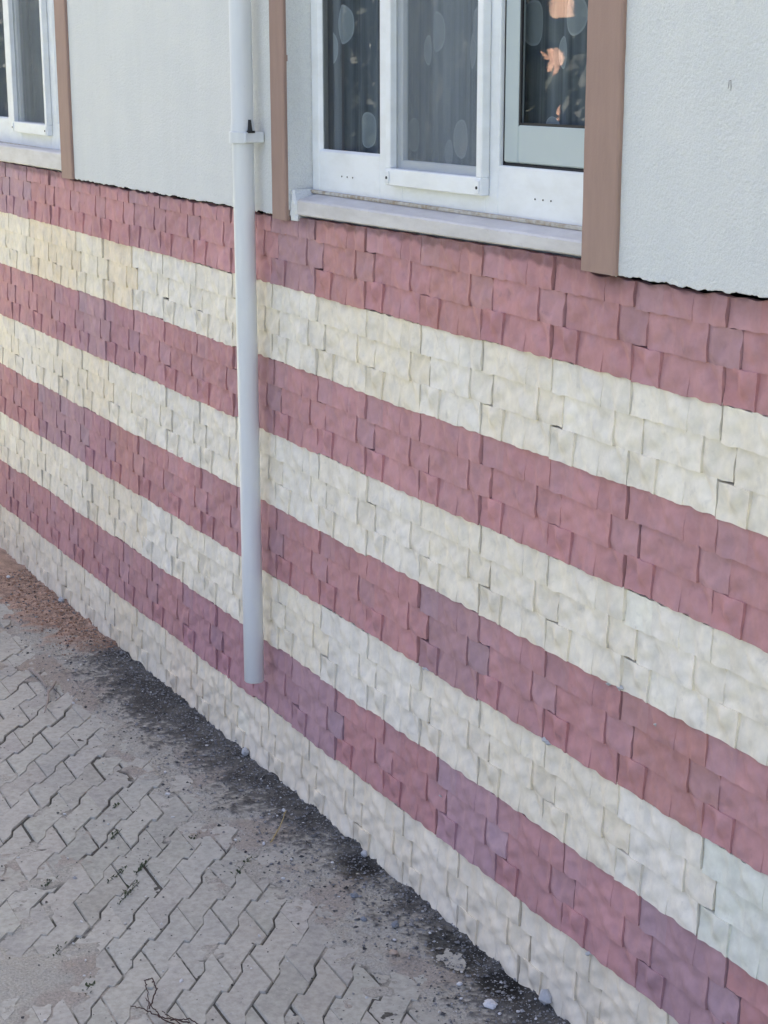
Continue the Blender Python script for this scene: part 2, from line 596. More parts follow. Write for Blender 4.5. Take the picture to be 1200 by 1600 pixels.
FOLDS = [(1.0, .35, 2.3, .0105), (.80, -.75, 2.9, .0100), (.25, 1.0, 3.1, .0075), (1.0, .85, 3.7, .0085), (.95, -.15, 5.2, .0055), (.55, -1.0, 5.8, .0050), (.9, .5, 8.5, .0028), (.4, -.9, 9.7, .0022)]


def crumple(x, z, s=0.0):
    """folds of crumpled paper: sharp creases between flat facets"""
    h = .012 * noise.noise(Vector((x * 4 + s, z * 3.5, 3.3 + s)))
    for q, (dx, dz, f, A) in enumerate(FOLDS):
        p = (dx * x + dz * z) * f + q * .37 + s + .55 * noise.noise(Vector((x * 2.6 + q * 5.1, z * 2.4, s + q)))
        t = abs((p % 1.0) * 2 - 1)
        m_ = .55 + .9 * noise.noise(Vector((x * 3.1 + q * 2.3, z * 3.1 + 7, s)))
        h += 1.4 * A * (t - .5) * 2 * max(0, m_)
    return h


def make_mould(nx, nz, seed):
    out = []
    for bi, (x0, x1, zt, zb, a, b, c, d, sl_, sr_) in enumerate(MOULD):
        u = np.linspace(0, 1, nx); v = np.linspace(0, 1, nz)
        top = np.zeros((nx, nz, 3))
        for i in range(nx):
            for j in range(nz):
                xa = x0 + (.003 if sl_ else 0); xb = x1 - (.003 if sr_ else 0)
                x = xa + (xb - xa) * u[i]
                z = zt + (zb - zt) * v[j]
                h = (a * (1 - u[i]) + b * u[i]) * (1 - v[j]) + (c * (1 - u[i]) + d * u[i]) * v[j]
                eu = min(u[i], 1 - u[i]) * 5; ev = min(v[j], 1 - v[j]) * 5
                h = .011 + h * .72
                h += crumple(x, z, seed * .12) * (.38 + .62 * min(1, eu)) * (.6 + .4 * min(1, ev))
                wx = noise.noise(Vector((x * 5, z * 13, seed + .5))); wz = noise.noise(Vector((x * 13, z * 5, seed + 4.5)))
                if i in (0, nx - 1): x += wx * .004
                if j in (0, nz - 1): z += wz * .010
                top[i, j] = (x, -h, z)
        out.append(top)
    return out


moulds = [make_mould(20, 17, 0.0), make_mould(20, 17, 1.0)]
far_moulds = [make_mould(10, 8, 0.0), make_mould(10, 8, 1.0)]
RED = np.array((.485, .252, .248)); LAV = np.array((.43, .285, .310)); ORG = np.array((.50, .262, .235)); GRY = np.array((.40, .255, .265)); PUR = np.array((.43, .240, .265))
CRM = np.array((.81, .742, .585)); BEI = np.array((.79, .69, .515)); PNK = np.array((.79, .68, .54)); WHT = np.array((.80, .755, .64)); GRN = np.array((.70, .71, .61))
SPECIAL = {(4, -6): PUR * 1.02, (4, -7): LAV, (4, -5): ORG, (4, -8): LAV * .95, (2, -6): LAV, (2, -5): PUR, (2, -7): PUR, (4, 3): GRY, (6, 0): LAV, (6, -1): LAV * .6 + PUR * .4, (6, 3): LAV * 1.05, (6, 6): LAV * .95,
           (6, -2): PUR, (6, -3): PUR, (7, -6): BEI, (7, -4): PNK, (7, -3): CRM, (1, -8): BEI, (1, -7): BEI * .98, (1, -6): CRM, (1, -5): BEI * 1.02, (1, -4): WHT,
           (0, 3): ORG * .95, (0, 4): RED * 1.02, (0, 1): ORG * .95, (0, 2): RED, (0, 0): GRY * 1.02, (0, -9): LAV, (0, -10): LAV, (5, 7): GRN, (5, 6): WHT, (4, 6): ORG * .93, (4, 5): RED,
           (6, 2): RED, (6, 1): RED * 1.02, (3, 0): WHT, (1, 3): WHT, (1, 2): CRM, (5, 0): CRM}
OFFS = [0, 0, 0, .01, 0, .02, .33, .71]
skirt_cache = {}


def add_brick(mb, T, c):
    nx, nz = T.shape[:2]
    mb.grid(T, np.broadcast_to(c, T.shape) if np.ndim(c) == 1 else c)
    ring = [T[i, 0] for i in range(nx)] + [T[nx - 1, j] for j in range(1, nz)] + [T[i, nz - 1] for i in range(nx - 2, -1, -1)] + [T[0, j] for j in range(nz - 2, 0, -1)]
    ring = np.array(ring)
    back = ring.copy(); back[:, 1] = .022
    n = len(ring)
    cc = c if np.ndim(c) == 1 else c.reshape(-1, 3).mean(0)
    mb.add(np.r_[ring, back], [(k, n + k, n + (k + 1) % n, (k + 1) % n) for k in range(n)], cc)


NAMES = ['red_stone_course', 'cream_stone_course']
for k in range(8):
    mb = MB()
    red = k % 2 == 0
    for i in range(-15, 9):
        X0 = i + OFFS[k]
        md = (moulds if i > -5 else far_moulds)[int(rng.random() < .35)]
        pc = SPECIAL.get((k, i))
        if pc is None:
            if red:
                pc = RED * (1 + rng.normal(0, .05)) + (LAV - RED) * abs(rng.normal(0, .22)) + (ORG - RED) * rng.uniform(0, .25)
            else:
                pc = CRM + (WHT - CRM) * rng.uniform(0, 1.1) + (BEI - CRM) * max(0, rng.normal(0, .22))
                pc = pc * (1 + rng.normal(0, .02))
        if red: pc = RED * .22 + np.asarray(pc) * .78
        if k == 7: pc = np.asarray(pc) * .45 + BEI * .55
        jx, jz, jy = rng.normal(0, .006), rng.normal(0, .007), rng.normal(0, .004)
        tl = rng.normal(0, .006)
        for bi, T in enumerate(md):
            Q = T.copy()
            Q[..., 0] += X0 + jx
            Q[..., 1] += jy
            Q[..., 2] += -k * HC + jz + tl * (T[..., 0] - .5)
            c = pc * (1 + rng.normal(0, .025))
            if red and bi in (5, 0) and rng.random() < .75: c = c + (LAV - RED) * .30
            if red and bi == 6: c = c * np.array((.99, .95, .96))
            if not red and bi in (5, 6): c = c * np.array((.985, .975, .955))
            c = np.clip(c, .02, .84)
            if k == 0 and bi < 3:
                # black mould stains and painted lip shade below the joint with the stucco
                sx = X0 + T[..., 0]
                stain_shade = np.zeros(sx.shape)
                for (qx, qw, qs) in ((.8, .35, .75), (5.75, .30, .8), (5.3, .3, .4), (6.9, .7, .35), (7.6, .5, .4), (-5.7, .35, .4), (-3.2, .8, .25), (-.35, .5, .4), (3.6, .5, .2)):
                    stain_shade = np.maximum(stain_shade, qs * np.exp(-((sx - qx) / qw) ** 2) * sstep(-.24, -.05, T[..., 2]))
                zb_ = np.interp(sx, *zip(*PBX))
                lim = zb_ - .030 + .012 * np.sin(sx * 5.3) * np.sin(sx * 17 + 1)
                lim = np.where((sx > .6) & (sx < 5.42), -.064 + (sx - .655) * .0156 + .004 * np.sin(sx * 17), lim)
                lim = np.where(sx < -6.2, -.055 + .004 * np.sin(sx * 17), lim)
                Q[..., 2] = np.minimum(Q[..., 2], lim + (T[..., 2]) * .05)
                stain_shade = np.maximum(stain_shade, .62 * sstep(-.055, -.018, T[..., 2] - zb_ + .02 * np.sin(sx * 9) * np.sin(sx * 23 + 1)))  # contact shade under the stucco lip, painted as a dark line
                c = np.broadcast_to(c, T.shape) * (1 - stain_shade[..., None] * .8)
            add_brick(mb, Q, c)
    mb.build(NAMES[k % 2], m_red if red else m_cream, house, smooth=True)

# chipped mortar at a few joints of the courses, and the backing wall
mb = MB()
mb.box((-15.2, .004, -8.6), (9.2, .9, -.16))
mb.build('plinth_wall', m_grout, house)

# stucco: solid slabs with a ragged lower edge
TOP = 19.5


def stucco_slab(mb, x0, x1, yf, zb=None):
    xs_ = np.arange(x0, x1, .022)
    xs_ = np.append(xs_, x1)
    rows = []
    for x in xs_:
        b = np.interp(x, *zip(*PBX)) + fbm(x * 9, 3.3, 0, 4) * .014 + fbm(x * 40, 1.3, 0, 2) * .008
        rows.append([(x, .10, b + .06), (x, yf + .03, b + .035), (x, yf + .003, b), (x, yf, b + .008), (x, yf, .4), (x, yf, 2.0), (x, yf, TOP)])
    mb.grid(rows)
    for x, s_ in ((x0, 1), (x1, -1)):
        v = [(x, yf, .0), (x, yf, TOP), (x, .9, TOP), (x, .9, 0)]
        mb.add(v, [(0, 1, 2, 3) if s_ > 0 else (3, 2, 1, 0)])


OPEN_L = (-11.45, -6.34); OPEN_R = (.50, 5.41)
WTOP = 4.3
mb = MB()
stucco_slab(mb, -15.2, OPEN_L[0], -.08)
stucco_slab(mb, OPEN_L[1], OPEN_R[0], -.08)
stucco_slab(mb, OPEN_R[1], 9.2, -.08)
for (a, b) in (OPEN_L, OPEN_R):
    mb.box((a + .002, -.08, WTOP), (b - .002, .9, TOP))
    mb.box((a + .002, .10, -.1), (b - .002, .9, .06))
mb.build('stucco_wall', m_stucco, house)

mb = MB()
mb.box((-15.2, 9, -8.6), (9.2, 9.3, TOP - .1)); mb.box((-15.2, .91, -8.6), (-14.9, 9, TOP - .1)); mb.box((8.9, .91, -8.6), (9.2, 9, TOP - .1))
mb.build('rear_wall', m_mason, house)
mb = MB(); mb.box((-16, -1.2, TOP), (10, 10.5, TOP + .6), bev=.05)
mb.build('roof', m_mason, house)
mb = MB()
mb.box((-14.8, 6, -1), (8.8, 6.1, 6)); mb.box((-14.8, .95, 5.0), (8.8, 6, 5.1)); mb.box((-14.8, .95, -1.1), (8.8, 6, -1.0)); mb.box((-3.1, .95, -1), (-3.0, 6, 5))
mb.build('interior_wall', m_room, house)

# brown painted bands beside the openings
def trim(x0, x1, zb, parent=house):
    mb = MB()
    n = 60
    zz = np.linspace(zb, WTOP, n)
    y0 = -.118
    rows = []
    for z in zz:
        e1 = fbm(z * 6, x0, 2.0, 3) * .004; e2 = fbm(z * 7, x1, 4.0, 3) * .004
        rows.append([(x0 + e1, -.07, z), (x0 + e1, y0 + .008, z), (x0 + e1 + .010, y0, z), (x1 + e2 - .014, y0, z), (x1 + e2, y0 + .012, z), (x1 + e2, -.07, z)])
    mb.grid(rows)
    mb.add(rows[0], [(0, 1, 2, 3, 4, 5)]); mb.add(rows[-1], [(5, 4, 3, 2, 1, 0)])
    return mb.build('window_trim', m_brown, parent)


trim(.195, .497, -.10); trim(5.447, 5.858, -.050); trim(-6.235, -5.825, -.095); trim(-11.95, -11.46, -.11)


# ------------------------------------------------------------------ windows
def pane(win, x0, x1, z0, z1, y, sh):
    mb = MB(); mb.box((x0, y, z0), (x1, y + .018, z1)); mb.build('glass_pane', m_glass, win, shear=sh)


def frame_mb(x_out, z_out, openings, yf=.17, yb=.235):
    """one PVC frame with rectangular openings in a row: posts and rails butted end to end"""
    mb = MB(); bv = .010
    x0, x1 = x_out; z0, z1 = z_out
    xs_ = [x0]
    for (a, b, zb) in openings: xs_ += [a, b]
    xs_.append(x1)
    for i in range(0, len(xs_), 2):
        mb.box((xs_[i], yf, z0), (xs_[i + 1], yb, z1), bev=bv)
    for (a, b, zb) in openings:
        mb.box((a - .002, yf + .001, z0), (b + .002, yb - .001, zb), bev=bv)
        mb.box((a - .002, yf + .001, z1 - .3), (b + .002, yb - .001, z1), bev=bv)
    return mb


def beads(win, a, b, zb, y0, y1, sh):
    """sloping glazing bead around an opening"""
    mb = MB(); t = .022
    mb.add([(a, y0, zb), (b, y0, zb), (b, y1, zb + t), (a, y1, zb + t)], [(0, 1, 2, 3)])
    mb.add([(a, y0, zb), (a + t, y1, zb + t), (a + t, y1, 4.0), (a, y0, 4.0)], [(0, 1, 2, 3)])
    mb.add([(b, y0, zb), (b - t, y1, zb + t), (b - t, y1, 4.0), (b, y0, 4.0)], [(3, 2, 1, 0)])
    mb.build('glazing_bead', m_pvc, win, shear=sh)


def screen(win, x0, x1, z0, z1, sh, rail=.085, brail=.145):
    mb = MB()
    ya, yb = .085, .168
    mb.box((x0, ya, z0), (x1, yb, z0 + brail), bev=.008)
    mb.box((x0, ya + .004, z0 + brail), (x0 + rail, yb, z1), bev=.008)
    mb.box((x1 - rail, ya + .004, z0 + brail), (x1, yb, z1), bev=.008)
    f = mb.build('screen_frame', m_pvc, win, shear=sh)
    for xa in (x0 + .012, x1 - rail + .006):
        mb = MB()
        mb.box((xa, ya - .012, z0 + .018), (xa + .066, ya + .002, z0 + brail - .022), bev=.004)
        mb.build('corner_plug', m_pvc, win, shear=sh)
        mb = MB(); mb.lathe([(0, 0), (.012, 0)], (0, 0, 0), 10)
        mb = MB(); mb.tube([(xa + .036, ya - .018, z0 + .065), (xa + .036, ya - .008, z0 + .065)], [.012, .014], 10)
        mb.build('screw', m_black, win, shear=sh)
    mb = MB()
    mb.add([(x0 + rail, .150, z0 + brail), (x1 - rail, .150, z0 + brail), (x1 - rail, .150, z1), (x0 + rail, .150, z1)], [(0, 1, 2, 3)])
    mb.build('insect_mesh', m_mesh, win, shear=sh)


def slots(win, x, z, sh, n=3):
    for i in range(n):
        mb = MB()
        mb.tube([(x + i * .11, .166, z), (x + i * .11, .172, z)], .007, 8)
        mb.build('drain_hole', m_black, win, shear=sh)


SH = .0065
# main window
fm = frame_mb((.505, 5.405), (.150, 4.25), [(.66, 1.87, .555), (2.285, 3.665, .535), (3.86, 5.30, .565)])
win = fm.build('window', m_pvc, house, shear=SH)
beads(win, .66, 1.87, .545, .178, .205, SH)
pane(win, .64, 1.89, .50, 4.0, .206, SH)
pane(win, 2.27, 3.68, .50, 4.0, .215, SH)
screen(win, 2.13, 3.735, .318, 4.1, SH)
mb = MB(); bv = .012
mb.box((3.880, .205, .590), (4.085, .265, 4.1), bev=bv); mb.box((4.085, .206, .590), (5.16, .264, .885), bev=bv); mb.box((5.16, .205, .590), (5.29, .265, 4.1), bev=bv)
mb.build('sash', m_sash, win, shear=SH)
mb = MB()
mb.box((4.080, .212, .870), (4.104, .23, 4.05)); mb.box((4.104, .213, .870), (5.15, .23, .900))
mb.build('gasket', m_black, win, shear=SH)
pane(win, 4.07, 5.17, .87, 4.0, .232, SH)
mb = MB(); mb.box((3.861, .212, .566), (3.875, .234, 4.1)); mb.box((3.879, .213, .566), (5.30, .234, .582))
mb.build('gasket', m_black, win, shear=SH)
slots(win, 1.13, .335, SH); slots(win, 4.40, .335, SH)
mb = MB(); mb.box((.52, .130, .150), (5.40, .169, .182), bev=.006); mb.build('caulk_line', m_caulk, win, shear=SH)

# left window
fm2 = frame_mb((-11.44, -6.345), (.17, 4.25), [(-11.28, -9.42, .54), (-8.83, -7.50, .52), (-7.20, -6.50, .545)])
win2 = fm2.build('window', m_pvc, house)
beads(win2, -11.28, -9.42, .53, .178, .205, 0); beads(win2, -7.20, -6.50, .535, .178, .205, 0)
pane(win2, -11.3, -9.40, .49, 4.0, .206, 0); pane(win2, -8.85, -7.48, .48, 4.0, .215, 0); pane(win2, -7.22, -6.48, .50, 4.0, .206, 0)
screen(win2, -8.97, -7.40, .372, 4.1, 0)
mb = MB(); mb.box((-11.43, .130, .165), (-6.36, .169, .20), bev=.006); mb.build('caulk_line', m_caulk, win2)


def sill(x0, x1, zb0, zb1, zn0, zn1, zk0, zk1):
    mb = MB()
    rows = []
    for t in np.linspace(0, 1, 60):
        x = x0 + (x1 - x0) * t
        zb = zb0 + (zb1 - zb0) * t + fbm(x * 14, 2, 0, 3) * .004; zn = zn0 + (zn1 - zn0) * t + fbm(x * 9, 5, 0, 3) * .003; zk = zk0 + (zk1 - zk0) * t
        y = -.062 + fbm(x * 5, 9, 0, 2) * .003
        rows.append([(x, .05, zb + .01), (x, y + .012, zb), (x, y, zb + .012), (x, y, zn - .016), (x, y + .016, zn), (x, .168, zk), (x, .168, zb + .01)])
    mb.grid(rows)
    mb.add(rows[0], [tuple(range(7))]); mb.add(rows[-1], [tuple(range(7))[::-1]])
    return mb.build('window_sill', m_sill, house)


sill(.655, 5.405, -.040, .034, .108, .145, .158, .190)
sill(-11.43, -6.345, -.055, -.022, .175, .200, .175, .212)
# broken plaster corner between the jamb and the sill
mb = MB()
rows = []
for z in np.linspace(-.095, .19, 14):
    row = []
    for s_, (x, y) in enumerate(((.500, -.055), (.53, -.075), (.60, -.078), (.645, -.058), (.650, .02), (.645, .165))):
        k_ = max(0, (z - .06) / .13)
        xx = .501 + (x - .501) * (1 - .75 * k_) + fbm(x * 20, z * 20, s_, 3) * .012 * (s_ > 0)
        row.append((xx, y + (.03 * k_ if y < 0 else 0) + fbm(x * 13, z * 16, 5, 3) * .012, z))
    rows.append(row)
mb.grid(rows); mb.add(rows[0], [(0, 1, 2, 3, 4, 5)]); mb.add(rows[-1], [(5, 4, 3, 2, 1, 0)])
mb.build('plaster_corner', m_stucco, house)

# crumbs of mortar squeezed out between the courses
def mortar_patch(x, z, r, y=-.055):
    mb = MB()
    for q in range(5):
        a, b = rng.normal(0, r * .7, 2)
        v = octa * rng.uniform(.4, 1.2, (6, 1)) * np.array((r, r * .5, r * .55)) + (x + a, y + rng.normal(0, .004), z + b * .4)
        mb.add(v, octf)
    mb.build('mortar_patch', m_mortar, house)


for (x, z, r) in [(5.87, -4 * HC + .0, .03), (6.0, -4 * HC + .01, .04), (5.08, -5 * HC + .01, .045), (3.12, -5 * HC, .03), (6.44, -4.18 * HC, .02), (5.70, -7.02 * HC, .03), (3.40, -6.95 * HC + .5 * HC, .018)]: mortar_patch(x, z, r)
mb = MB()
for (a, b, c_, d_) in ((6.955, 1.23, 6.962, 1.28), (6.962, 1.28, 6.985, 1.285), (6.98, 1.28, 6.982, 1.22)):
    mb.tube([(a, -.0815, b), ((a + c_) / 2 + .004, -.0825, (b + d_) / 2), (c_, -.0815, d_)], [.0015, .003, .001], 5)
mb.build('scratch', m_screw, house)

# ------------------------------------------------------------------ downpipe
pipe = empty('downpipe', (-.165, -.25, -4.94), label='grey white plastic downpipe on the wall ending open above the paving', cat='downpipe')
R_ = .1045
mb = MB()
px, py = -.165, -.25
prof = [(R_ - .014, .30), (R_ - .014, 0), (R_ - .005, -.006), (R_, 0.0)]
z = -4.94
mb.lathe([(R_ - .016, 1.0), (R_ - .016, .004), (R_ - .008, -.004), (R_, .006), (R_, 1.5), (R_ * .998, 3.0), (R_ * 1.004, 4.4), (R_, 5.58)], (px, py, z), 48)
mb.build('pipe', m_pipe, pipe, smooth=True)
mb = MB()
mb.lathe([(R_ + .0005, 5.545), (R_ + .010, 5.55), (R_ + .012, 5.60), (R_ + .011, 5.70), (R_ + .004, 5.74), (R_ + .002, 8), (R_ + .002, 20), (R_ + .002, TOP - z - .1)], (px, py, z), 48)
mb.build('upper_pipe', m_pipe, pipe, smooth=True)
mb = MB()
zc = .655
mb.lathe([(R_ + .006, zc - .055 - z), (R_ + .030, zc - .052 - z), (R_ + .030, zc + .052 - z), (R_ + .006, zc + .06 - z)], (px, py, z), 48)
mb.box((px + R_ - .02, py - .045, zc - .05), (px + R_ + .045, py + .165, zc + .052), bev=.01)
cl = mb.build('clamp', m_pipe, pipe, smooth=False)
mb = MB()
mb.tube([(px + R_ + .026, py + .02, zc + .050), (px + R_ + .026, py + .02, zc + .085), (px + R_ + .022, py + .02, zc + .17)], [.030, .022, .014], 10)
mb.box((px + R_ + .002, py - .01, zc + .045), (px + R_ + .055, py + .06, zc + .066))
mb.build('bolt', m_black, cl)

# ------------------------------------------------------------------ curtains behind the glass
def curtain(name, x0, x1, y, mat, folds, label, group=None, z0=.35, z1=4.1, amp=.03):
    mb = MB()
    n = int((x1 - x0) / .012)
    rows = []
    for i in range(n + 1):
        x = x0 + (x1 - x0) * i / n
        dy = amp * math.sin(x * folds) + amp * .6 * math.sin(x * folds * 2.3 + 1) + amp * .8 * fbm(x * 5, 0, y, 3)
        rows.append([(x, y + dy * (1 + .1 * k_), z0 + (z1 - z0) * k_ / 6) for k_ in range(7)])
    mb.grid(rows)
    o = mb.build(name, mat, None, smooth=True)
    tag(o, label, 'curtain', group)
    return o


dots1 = [(.775, 1.70, .10, .175), (.60, 1.49, .07, .14), (1.25, .77, .085, .16), (1.6, 1.52, .09, .16), (.9, 2.6, .1, .17), (1.4, 3.1, .1, .17)]
dots2 = [(2.216, 1.47, .075, .125), (2.46, 1.62, .10, .165), (3.0, 1.46, .095, .14), (3.13, 1.65, .10, .165), (1.98, .755, .085, .145), (1.86, .66, .06, .11), (2.784, .75, .098, .16), (2.62, .63, .06, .11), (2.3, 2.6, .1, .17), (3.2, 2.9, .1, .17)]
dots3 = [(3.88, 1.67, .115, .17), (4.50, 1.72, .10, .15), (4.22, .90, .095, .08), (4.35, 1.45, .07, .12), (3.9, 2.9, .1, .17), (4.8, 2.5, .1, .17)]
curtain('curtain', .56, 1.95, .31, curtain_mat('curtain_cloth', dots1, (.058, .068, .078), (.20, .225, .25), (.36, .40, .415)), 13, 'dark sheer curtain with pale oval dots behind the left pane of the large window', 'dotted curtains', amp=.022)
curtain('curtain', 2.02, 3.62, .345, curtain_mat('curtain_cloth', dots2, (.10, .12, .14), (.32, .35, .38), (.46, .49, .51)), 9, 'grey sheer dotted curtain behind the insect screen of the large window', 'dotted curtains', amp=.022)
curtain('curtain', 3.72, 5.35, .33, curtain_mat('curtain_cloth', dots3, (.085, .098, .106), (.21, .235, .25), (.36, .395, .40)), 8, 'dark sheer dotted curtain behind the recessed sash at the right of the large window', 'dotted curtains', amp=.022)
m_cdark = curtain_mat('curtain_cloth', [], (.10, .115, .13), (.19, .21, .225), (.2, .2, .2))
curtain('curtain', -9.35, -8.55, .46, m_cdark, 15, 'grey curtain drawn to the left edge of the screened pane in the left window', 'left window curtains', amp=.04)
curtain('curtain', -8.02, -7.50, .46, m_cdark, 17, 'grey curtain drawn to the right edge of the screened pane in the left window', 'left window curtains', amp=.04)
M = Mat('lace', .9, .1); M.color(M.mix(M.ramp(M.noise(70, 4, .7), [(.4, 0.), (.6, 1.)]), (.62, .50, .56), (.30, .24, .28))); m_lace = M.m
curtain('lace_cloth', -7.60, -6.30, .40, m_lace, 16, 'pink lace cloth hanging behind the narrow right pane of the left window', z0=.4, z1=1.72, amp=.03)
M = Mat('yellow_plastic', .4, .4); M.color((.72, .55, .04)); m_yel = M.m
M = Mat('white_plastic', .4, .4); M.color((.7, .72, .72)); m_wpl = M.m
tb = empty('tube', (1.80, .258, .53), label='slim yellow pointed tube standing behind the left pane of the large window', cat='tube')
mb = MB(); mb.lathe([(.0, 0), (.028, 0), (.028, .10)], (1.80, .258, .53), 14); mb.build('base', m_wpl, tb, smooth=True)
mb = MB(); mb.lathe([(.026, .10), (.024, .16), (.010, .34), (.0, .36)], (1.80, .258, .53), 14); mb.build('tip', m_yel, tb, smooth=True)
mb = MB(); mb.box((.52, .24, .38), (5.39, .9, .46)); mb.build('inner_sill', m_sill, house)
mb = MB(); mb.box((-11.43, .425, .38), (-6.36, .9, .46)); mb.build('inner_sill', m_sill, house)


# ------------------------------------------------------------------ loose things on the ground
def stone_mesh(r, flat, seed):
    mb = MB()
    n, m_ = 10, 7
    rows = []
    for i in range(n + 1):
        row = []
        for j in range(m_ + 1):
            th = 2 * math.pi * (i % n) / n; ph = math.pi * j / m_
            d = Vector((math.sin(ph) * math.cos(th), math.sin(ph) * math.sin(th), math.cos(ph)))
            k_ = 1 + .35 * noise.noise(d * 1.3 + Vector((seed, 0, 0))) + .15 * noise.noise(d * 3 + Vector((0, seed, 0)))
            row.append((d.x * r * k_, d.y * r * k_ * .8, d.z * r * k_ * flat))
        rows.append(row)
    mb.grid(rows)
    return mb


def rock_mat(name, a, b):
    M = Mat(name, .9, .2); M.color(M.mix(M.noise(70, 4), a, b)); M.bump(M.noise(150, 4), .5, .003); return M.m


m_pale = rock_mat('pale_chip', (.50, .50, .49), (.66, .66, .65))
m_blue = rock_mat('blue_stone', (.16, .18, .20), (.26, .28, .30))
m_tan = rock_mat('tan_stone', (.30, .24, .19), (.42, .35, .29))


def put_stone(name, x, y, r, mat, label, cat, flat=.55, seed=0, rot=0, group=None, dz=0):
    z = max(dirt_at(x, y)[0], ZP) if y < 0 else ZG
    o = stone_mesh(r, flat, seed).build(name, mat, None, smooth=False)
    o.location = (x * U, y * U, (z + r * flat * .55 + dz) * U)
    o.rotation_euler = (random.uniform(-.2, .2), random.uniform(-.2, .2), rot)
    tag(o, label, cat, group)
    return o


put_stone('stone', 4.92, -.45, .060, m_pale, 'largest pale stone on the dirt near the foot of the wall', 'stone', .45, 1, .4)
put_stone('stone', 4.50, -.49, .026, m_pale, 'small white chip left of the largest pale stone', 'stone', .6, 2, 1)
put_stone('stone', 2.70, -.55, .042, m_blue, 'rounded blue grey stone beside the dark wet hollow at the wall', 'stone', .6, 3, 1.5)
put_stone('stone', 3.15, -.69, .034, m_blue, 'smaller blue grey stone on the paving side of the rounded one', 'stone', .6, 4, .7)
put_stone('stone', 3.39, -.50, .042, m_blue, 'narrow blue grey stone standing in the grit nearer the camera', 'stone', .7, 5, 2.1)
put_stone('stone', .70, -.33, .022, m_pale, 'white pebble at the tip of the dry straw', 'stone', .8, 6)
put_stone('stone', 1.24, -.80, .020, m_pale, 'white pebble at the lower end of the dry straw', 'stone', .8, 7)
put_stone('stone', -.35, -1.19, .030, m_pale, 'long white chip lying on the pavers beyond the dark dirt', 'stone', .35, 8, .9)
put_stone('stone', 3.79, -.73, .040, m_tan, 'tan crumbly stone sitting in the brownish dirt patch', 'stone', .5, 10)
put_stone('stone', -8.75, -.40, .040, m_pale, 'pale stone at the foot of the wall in orange soil', 'stone', .6, 11)
put_stone('stone', -7.2, -.10, .055, m_mortar, 'grey lump on the orange soil against the wall', 'stone', .7, 12)
put_stone('mortar_lump', 5.17, -.075, .065, m_mortar, 'pale grey mortar lump stuck to the plinth above the dirt', 'mortar lump', .9, 13, 0, dz=.05)
put_stone('mortar_lump', -.82, -.09, .055, m_mortar, 'small grey mortar lump against the plinth by the downpipe', 'mortar lump', .8, 14, 0, dz=.02)
put_stone('mortar_lump', 2.0, -.08, .040, m_mortar, 'small mortar crumb at the wall above the dark wet hollow', 'mortar lump', .8, 15, 0, dz=.02)
chips = [(4.71, -.60), (5.06, -.10), (5.14, -.32), (5.07, -.45), (4.61, -.15), (4.9, -.22), (5.3, -.25), (5.2, -.55), (4.3, -.35), (3.6, -.62), (2.2, -.75), (2.0, -.95), (1.7, -.72), (1.0, -1.0), (.2, -1.35), (-.9, -1.0), (-1.5, -1.5), (-2.4, -1.7), (-3.4, -1.2), (-4.2, -1.0), (-5.1, -.95), (2.9, -1.6), (3.4, -1.9), (1.9, -2.9), (2.6, -3.1), (3.3, -2.5), (.6, -2.6), (-.4, -2.3)]
proto = None
for i, (x, y) in enumerate(chips):
    r = random.uniform(.010, .020)
    if proto is None:
        proto = o = stone_mesh(.016, .6, 30).build('stone_chip', m_pale, None)
    else:
        o = proto.copy(); col.objects.link(o)
    zz = max(dirt_at(x, y)[0], ZP)
    o.location = (x * U, y * U, (zz + .006) * U)
    k_ = r / .016
    o.scale = (k_ * random.uniform(.7, 1.4), k_, k_)
    o.rotation_euler = (0, random.uniform(-.4, .4), random.uniform(0, 6))
    tag(o, 'tiny white stone chip lying loose on the dirt or pavers', 'stone chip', 'tiny white stone chips')

